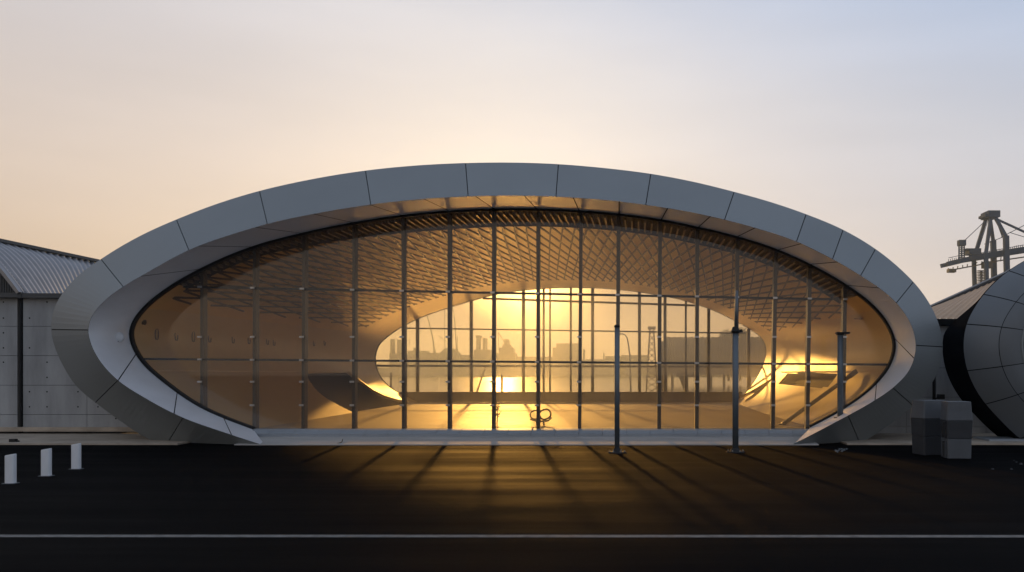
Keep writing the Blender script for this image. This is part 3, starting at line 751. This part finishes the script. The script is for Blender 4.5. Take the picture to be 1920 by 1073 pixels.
# ================================================================== HARBOUR
# big quay crane upper right
YC = 400.0
cr = thing('quay_crane', 'tall dark quay crane with raised frame and long boom, upper right', 'crane', (at(1860, 700, YC).x, YC, 0))
def ct(x, y, dy=0): q = at(x, y, YC); q.y += dy; return q
b = MB()
for dy in (-7, 7):
    b.beam(ct(1853, 409, dy * .4), ct(1837, 480, dy), 1.33, 1.33); b.beam(ct(1837, 480, dy), ct(1843, 700, dy), 1.64, 1.64)
b.build('leg', M['crane'], cr); b = MB()
for dy in (-7, 7):
    b.beam(ct(1861, 409, dy * .4), ct(1874, 448, dy), 1.33, 1.33); b.beam(ct(1874, 447, dy), ct(1880, 700, dy), 2.26, 1.87)
b.build('leg', M['crane'], cr)
b = MB(); b.box(ct(1857, 404), (5.5, 9, 3)); b.box(ct(1851, 406), (5, 8, 1.2)); b.beam(ct(1843, 407), ct(1869, 400), 1.25, 3.12)
for k in range(9): b.beam(ct(1845 + k * 2.7, 404), ct(1845 + k * 2.7, 399 - (k % 3)), .2, .2)
b.build('head_frame', M['crane'], cr)
b = MB()
for dy in (-4, 4):
    b.beam(ct(1770, 497, dy), ct(1812, 487, dy), 1.87, 1.56); b.beam(ct(1812, 486, dy), ct(1990, 458, dy), 2.34, 1.56)
for k in range(16): b.beam(ct(1772 + k * 14, 497 - k * 2.45, -4), ct(1779 + k * 14, 495 - k * 2.4, 4), .6, .6)
b.build('boom', M['crane'], cr)
b = MB()
for k in range(40):
    x = 1771 + k * 3.6
    y = 493 - (x - 1770) * .19
    if x < 1800 or x > 1808: b.beam(ct(x, y, -5), ct(x + random.uniform(-.5, .5), y - 3.5 - random.uniform(0, 2.0), -5), .22, .22)
b.beam(ct(1771, 486.5, -5), ct(1797, 481, -5), .25, .25); b.beam(ct(1815, 480, -5), ct(1990, 448, -5), .25, .25)
b.build('handrail', M['crane'], cr)
b = MB(); 
for x in (1798, 1803, 1808): b.beam(ct(x, 486), ct(x, 452), .5, .5)
for k in range(9): b.beam(ct(1798, 484 - k * 3.6), ct(1808, 482 - k * 3.6), .3, .3); b.beam(ct(1798, 484 - k * 3.6), ct(1808, 478.5 - k * 3.6), .3, .3)
b.box(ct(1803, 456), (3.2, 3, 2.6)); b.box(ct(1824, 473), (5.5, 6, 2.6)); b.box(ct(1822, 468), (7, 5, .4))
b.build('stair_tower', M['crane'], cr)
b = MB()
for (a, c) in (((1851, 411), (1808, 452)), ((1853, 412), (1833, 474)), ((1855, 412), (1850, 470)), ((1846, 458), (1880, 445)), ((1877, 445), (1990, 387)), ((1893, 436), (1990, 466))): b.tube([ct(*a), ct(*c)], .17, 5)
b.build('stay_cable', M['crane'], cr)
b = MB(); b.beam(ct(1862, 408), ct(1990, 467), 0.86, 0.86); b.beam(ct(1867, 409), ct(1880, 445), .5, .5); b.build('tie_beam', M['crane'], cr)
b = MB()
for k in range(12):
    x = 1778 + k * 9; y = 503 - k * 1.9; b.beam(ct(x, y), ct(x + random.uniform(-1, 1), y + random.uniform(2, 9)), .35, .35)
b.beam(ct(1777, 508), ct(1840, 496), .5, 1.5); b.beam(ct(1840, 494), ct(1990, 472), .5, 1.5); b.box(ct(1784, 508), (3.5, 3, 1.6)); b.box(ct(1851, 497), (4, 4, 3))
b.build('trolley_rail', M['timber'], cr)
b = MB()
for k in range(14): b.beam(ct(1835 + (k % 2) * 10, 508 + k * 3), ct(1845 - (k % 2) * 10, 511 + k * 3), .3, .3); b.beam(ct(1833, 508 + k * 3), ct(1848, 508 + k * 3), .35, 2)
b.build('ladder', M['timber'], cr)

H = 1206.0
def sil(name, label, cat, boxes, Y=H, d=18, m='harbour', beams=(), grp=None):
    b = MB()
    for (x0, x1, y0, y1) in boxes:
        A, B = at(x0, y0, Y), at(x1, y1, Y); b.box((A + B) / 2 + Vector((0, d / 2, 0)), (B.x - A.x, d, A.z - B.z))
    for (x0, y0, x1, y1, w) in beams: b.beam(at(x0, y0, Y) + Vector((0, d / 2, 0)), at(x1, y1, Y) + Vector((0, d / 2, 0)), w, w)
    return tag(b.build(name, M[m]), label, cat, grp)
GB = 'harbour buildings on the far shore'
sil('chimney_stack', 'three slim far chimneys at the left end of the rear window', 'chimney', [(731.5, 734.5, 636, 692), (744, 746, 637, 692), (752.5, 754, 640, 692), (730, 760, 663, 692)], beams=[(752, 640, 765, 637, .7), (764, 637, 764, 648, .6)])
sil('warehouse', 'low hazy far warehouse left of the domed shed', 'building', [(764, 800, 658, 692), (775, 780, 652, 692), (800, 822, 662, 692)], grp=GB)
b = MB(); n = 16
pts = [at(820 + 42 * k / n, 672 - 20 * math.sin(math.pi * k / n) ** .7, H + 8) for k in range(n + 1)] + [at(862, 692, H + 8), at(820, 692, H + 8)]
b.prism(pts, (0, 25, 0)); tag(b.build('domed_shed', M['harbour']), 'rounded hazy far shed behind the leaning boom', 'building', GB)
sil('slender_crane', 'thin far crane with a long leaning boom over the warehouse', 'crane', [(812, 816, 655, 692)], beams=[(800, 591, 807, 617, 1.2), (807, 617, 812, 640, 1.6), (812, 640, 814, 662, 2.0), (822, 630, 836, 640, .8)], Y=H + 4, d=4)
sil('signal_mast', 'hazy far mast bending beside the domed shed', 'mast', [], beams=[(848, 577, 852, 600, 1.0), (852, 600, 855, 650, 1.2), (855, 650, 855, 692, 1.5), (857, 630, 857, 690, .8), (833, 578, 834, 690, .8)], Y=H + 6, d=4)
sil('twin_tower', 'twin far towers left of the stepped silo', 'tower', [(893, 898, 632, 692), (905, 910, 634, 692), (888, 922, 656, 692), (892, 900, 629, 633)], Y=H + 2, grp=GB)
sil('stepped_silo', 'stepped far silo tower right of the sunlit middle mullion', 'silo', [(945, 952, 636, 692), (942, 956, 646, 692), (936, 962, 652, 692), (930, 966, 662, 692)], beams=[(932, 622, 944, 642, 1.2), (932, 622, 934, 660, 1.0)], grp=GB)
sil('blocky_warehouse', 'blocky far warehouse between two slim rear mullions', 'building', [(1043, 1085, 644, 692), (1036, 1043, 652, 692), (968, 1036, 669, 692)], grp=GB)
sil('low_terminal', 'long low far terminal left of the lattice tower', 'building', [(1135, 1165, 668, 692), (1165, 1215, 666, 692), (1086, 1135, 674, 692), (1093, 1096, 655, 692), (1131, 1133, 662, 692)], grp=GB)
sil('lower_warehouse', 'low far sheds under the twin towers', 'building', [(862, 890, 666, 692), (905, 935, 668, 692)], Y=H + 10, grp=GB)
# long low quay wall across the water
b = MB(); A, B = at(300, 690, 1190), at(2100, 704.5, 1190); b.box((A + B) / 2, (B.x - A.x, 8, A.z - B.z)); struct(b.build('far_quay', M['shore']))
# ribbed brown shed on a pier
pr = thing('pier_shed', 'big ribbed brown shed across the water at the right', 'building', (at(1350, 700, 330).x, 330, .0))
b = MB(); A, B = at(1247, 633, 330), at(1560, 702, 330); n = 90
for k in range(n):
    xa = A.x + (B.x - A.x) * k / n; xb = A.x + (B.x - A.x) * (k + 1) / n - .1
    dz = 0.15 * ((k * 7) % 3); b.box(((xa + xb) / 2, 336 - .2 * (k % 2), (A.z + B.z) / 2 + dz / 2), (xb - xa, 12, A.z - B.z + dz))
b.build('wall', M['shed'], pr)
b = MB(); A, B = at(1236, 690, 326), at(1600, 703, 326); b.box((A + B) / 2 + Vector((0, 6, 0)), (B.x - A.x, 18, A.z - B.z)); b.build('pier_deck', M['shore'], pr)
b = MB()
for k in range(14): x = at(1236 + k * 24, 0, 326).x; b.tube([(x, 323, -2.6), (x, 323, 2.4)], .5, 8)
b.build('pile', M['shore'], pr)
# trees behind the shed
for cx, cy, lab in ((1366, 626, 'rounded hazy tree crown above the brown shed roof'), (1388, 622, 'taller hazy tree behind the collared post above the brown shed')):
    p = at(cx, cy, 352); t = thing('tree', lab, 'tree', (p.x, 352, .0), 'trees behind the brown shed')
    b = MB(); b.tube([(p.x, 352, -.5), (p.x + .2, 352, p.z * .6), (p.x, 352, p.z)], [.5, .35, .1], 8)
    for k in range(5): b.tube([(p.x, 352, p.z - 4 + k * .7), (p.x + random.uniform(-3, 3), 352 + random.uniform(-2, 2), p.z + random.uniform(-1, 1.5))], [.15, .04], 5)
    b.build('trunk', M['timber'], t)
    b = MB()
    for k in range(900):
        d = Vector((random.gauss(0, 1), random.gauss(0, 1), random.gauss(0, .6))); d = d.normalized() * (random.random() ** .4)
        c = Vector((p.x + d.x * 4.2, 352 + d.y * 4, p.z - 1 + d.z * 3)); R = Matrix.Rotation(random.uniform(0, 6), 3, 'X') @ Matrix.Rotation(random.uniform(0, 6), 3, 'Z'); s = random.uniform(.2, .45)
        b.add([c + R @ Vector(q) * s for q in ((-1, 0, 0), (0, -.6, 0), (1, 0, .2), (0, .6, 0))], [(0, 1, 2, 3)])
    b.build('crown', M['leaf'], t, fix=False)
# lattice tower and posts on the near quay
Yq = 88.0
lt = thing('lattice_tower', 'brown lattice tower on the quay left of the brown shed', 'tower', (at(1222, 740, Yq).x, Yq, 0))
b = MB(); za, zb = 0, at(0, 618, Yq).z
for sx in (-.45, .45):
    for sy in (-.45, .45): b.beam((at(1222, 0, Yq).x + sx * 1.35, Yq + sy, za), (at(1222, 0, Yq).x + sx * .45, Yq + sy * .4, zb), .13, .13)
n = 12
for k in range(n):
    z0, z1 = za + (zb - za) * k / n, za + (zb - za) * (k + 1) / n; f0, f1 = 1.35 - .9 * k / n, 1.35 - .9 * (k + 1) / n; xx = at(1222, 0, Yq).x
    b.beam((xx - .45 * f0, Yq - .4, z0), (xx + .45 * f1, Yq - .4, z1), .08, .08); b.beam((xx + .45 * f0, Yq - .4, z0), (xx - .45 * f1, Yq - .4, z1), .08, .08)
b.build('frame', M['timber'], lt)
b = MB(); b.box((at(1222, 0, Yq).x, Yq, zb + .15), (.8, .6, .3)); b.build('platform', M['timber'], lt)
b = MB(); x0 = at(1240, 0, 86).x; b.tube([(x0, 86, 0), (x0, 86, at(0, 640, 86).z)], .24, 12); b.tube([(x0 + .45, 86.3, 0), (x0 + .40, 86.3, at(0, 652, 86).z)], .2, 12)
for k in range(6): b.tube([(x0, 86, .6 + k * .9), (x0 + .45, 86.3, .7 + k * .9)], .1, 8)
tag(b.build('mooring_dolphin', M['timber'], smooth=True), 'pair of stout brown piles on the quay just right of the lattice tower', 'piles')
b = MB(); A = at(1276, 703, 92); B = at(1292, 752, 92); b.beam(A, Vector((B.x, 92, 0)), .5, .4); b.beam(at(1287, 703, 92), Vector((at(1287, 0, 92).x, 92, 0)), .4, .4); b.beam(at(1268, 703, 92), at(1305, 703, 92), .5, .5)
tag(b.build('quay_trestle', M['timber']), 'brown trestle with one slanting leg on the quay below the shed', 'trestle')
b = MB(); A = at(911, 686, 84); b.tube([A, Vector((at(890, 742, 84).x, 84, 0.2))], [.07, .12], 8); b.box(A, (.4, .3, .25))
tag(b.build('leaning_spar', M['timber']), 'thin leaning spar on the quay left of the bright middle mullion', 'spar')
for px, y0, r, lab in ((733, 701, .09, 'thin quay post by the left end of the rear window'), (941, 705, .12, 'quay post in the bright strip right of the middle mullion')):
    b = MB(); xx = at(px, 0, 80).x; b.tube([(xx, 80, 0), (xx, 80, at(0, y0, 80).z)], r, 8); b.tube([(xx, 80, at(0, y0, 80).z), (xx, 80, at(0, y0, 80).z + .1)], r * 1.5, 8)
    tag(b.build('quay_post', M['timber']), lab, 'post', 'posts on the quay')
# street lamp with curved arm on the quay
sl = thing('street_lamp', 'thin street lamp with a curved arm, seen through the glass', 'street lamp', (at(1183, 745, 82).x, 82, 0))
b = MB(); pp = [Vector((at(1183, 0, 82).x, 82, 0))] + [at(x, y, 82) for x, y in ((1181, 668), (1179, 650), (1176, 634), (1172, 628), (1166, 625.5))]
b.tube(pp, [.10, .08, .07, .06, .055, .05], 8); b.build('pole', M['post'], sl, smooth=True)
b = MB(); b.box(at(1163.5, 626.5, 82), (.55, .22, .14)); bevel(b.build('lamp_head', M['steel'], sl), .03)

# ================================================================== AIR
b = MB(); b.box((0, 700, 43), (3600, 3400, 2 * 47.5))
for v in b.v: v.z = -3.5 if v.z < 43 else 90.0
hz = b.build('haze', [])
mh = bpy.data.materials.new('haze air'); mh.use_nodes = True; nt = mh.node_tree; nt.nodes.remove(nt.nodes['Principled BSDF'])
pv = nt.nodes.new('ShaderNodeVolumePrincipled'); pv.inputs['Color'].default_value = (.62, .76, 1.0, 1); pv.inputs['Density'].default_value = .00019; pv.inputs['Anisotropy'].default_value = .75
nt.links.new(pv.outputs[0], nt.nodes['Material Output'].inputs['Volume'])
hz.data.materials.append(mh); hz['kind'] = 'stuff'; hz['label'] = 'thin warm evening haze over the harbour'

# ================================================================== LIGHT, SKY
SUN = Vector(((940 - VX) / F, 1.0, .182)).normalized()
SKY_X = .20   # the air is warmer low down and on the left, cooler high up and on the right
SKY_R = [(0.0, (.95, .73, .53)), (.08, (1.03, .85, .69)), (.24, (.95, .885, .845)), (.33, (.945, .935, .95)), (.45, (.76, .86, 1.02))]
SKY_G, SKY_T = .12, (3.84, 3.77, 3.88)
elev = math.asin(SUN.z); azim = math.atan2(SUN.x, SUN.y)
w = bpy.data.worlds.new('World'); sc.world = w; w.use_nodes = True
nt = w.node_tree; N = nt.nodes; L = nt.links
bg = N['Background']; bg.inputs['Strength'].default_value = .15
sky = N.new('ShaderNodeTexSky'); sky.sky_type = 'NISHITA'; sky.sun_disc = False
sky.sun_elevation = elev; sky.sun_rotation = azim; sky.air_density = 1.0; sky.dust_density = 1.2; sky.ozone_density = 2.5; sky.altitude = 0
gm = N.new('ShaderNodeGamma'); gm.inputs['Gamma'].default_value = SKY_G
L.new(sky.outputs[0], gm.inputs['Color'])
tn = N.new('ShaderNodeVectorMath'); tn.operation = 'MULTIPLY'; tn.inputs[1].default_value = SKY_T
L.new(gm.outputs[0], tn.inputs[0])
tc = N.new('ShaderNodeTexCoord'); sx = N.new('ShaderNodeSeparateXYZ'); L.new(tc.outputs['Generated'], sx.inputs[0])
ad = N.new('ShaderNodeMath'); ad.operation = 'MULTIPLY_ADD'; ad.inputs[1].default_value = SKY_X; L.new(sx.outputs['X'], ad.inputs[0]); L.new(sx.outputs['Z'], ad.inputs[2])
cr_ = N.new('ShaderNodeValToRGB'); L.new(ad.outputs[0], cr_.inputs[0])
E = cr_.color_ramp.elements
while len(E) < len(SKY_R): E.new(.5)
for e_, (p_, c_) in zip(E, SKY_R): e_.position = p_; e_.color = (*c_, 1)
t2 = N.new('ShaderNodeVectorMath'); t2.operation = 'MULTIPLY'; L.new(tn.outputs[0], t2.inputs[0]); L.new(cr_.outputs[0], t2.inputs[1])
mpc = N.new('ShaderNodeMapping'); mpc.inputs['Scale'].default_value = (1.2, 1.2, 7); L.new(tc.outputs['Generated'], mpc.inputs[0])
nc = N.new('ShaderNodeTexNoise'); nc.inputs['Scale'].default_value = 1.6; nc.inputs['Detail'].default_value = 5; nc.inputs['Roughness'].default_value = .5; L.new(mpc.outputs[0], nc.inputs['Vector'])
rc = N.new('ShaderNodeMapRange'); rc.inputs['From Min'].default_value = .3; rc.inputs['From Max'].default_value = .7; rc.inputs['To Min'].default_value = .95; rc.inputs['To Max'].default_value = 1.05
L.new(nc.outputs['Fac'], rc.inputs['Value'])
t3 = N.new('ShaderNodeVectorMath'); t3.operation = 'SCALE'; L.new(t2.outputs[0], t3.inputs[0]); L.new(rc.outputs[0], t3.inputs['Scale'])
L.new(t3.outputs[0], bg.inputs['Color'])
sl_ = bpy.data.lights.new('sun', 'SUN'); sl_.energy = 3.5; sl_.angle = math.radians(1.5); sl_.color = (1, .59, .17)
so = bpy.data.objects.new('sun', sl_); COL.objects.link(so); so.rotation_euler = SUN.to_track_quat('Z', 'Y').to_euler()

# ================================================================== CAMERA
cd = bpy.data.cameras.new('camera'); cam = bpy.data.objects.new('camera', cd); COL.objects.link(cam)
cam.location = (0, 0, CH); cam.rotation_euler = (math.radians(90), 0, 0)
cd.sensor_width = 36; cd.lens = F / 1920 * 36; cd.shift_x = (960 - VX) / 1920; cd.shift_y = (VY - 536.5) / 1920
cd.clip_start = .1; cd.clip_end = 20000
sc.camera = cam
sc.view_settings.view_transform = 'Standard'; sc.view_settings.look = 'None'; sc.view_settings.exposure = 0; sc.view_settings.gamma = 1
sc.cycles.use_denoising = True; sc.cycles.transparent_max_bounces = 24; sc.cycles.max_bounces = 10; sc.cycles.sample_clamp_indirect = 12
sc.cycles.volume_bounces = 0
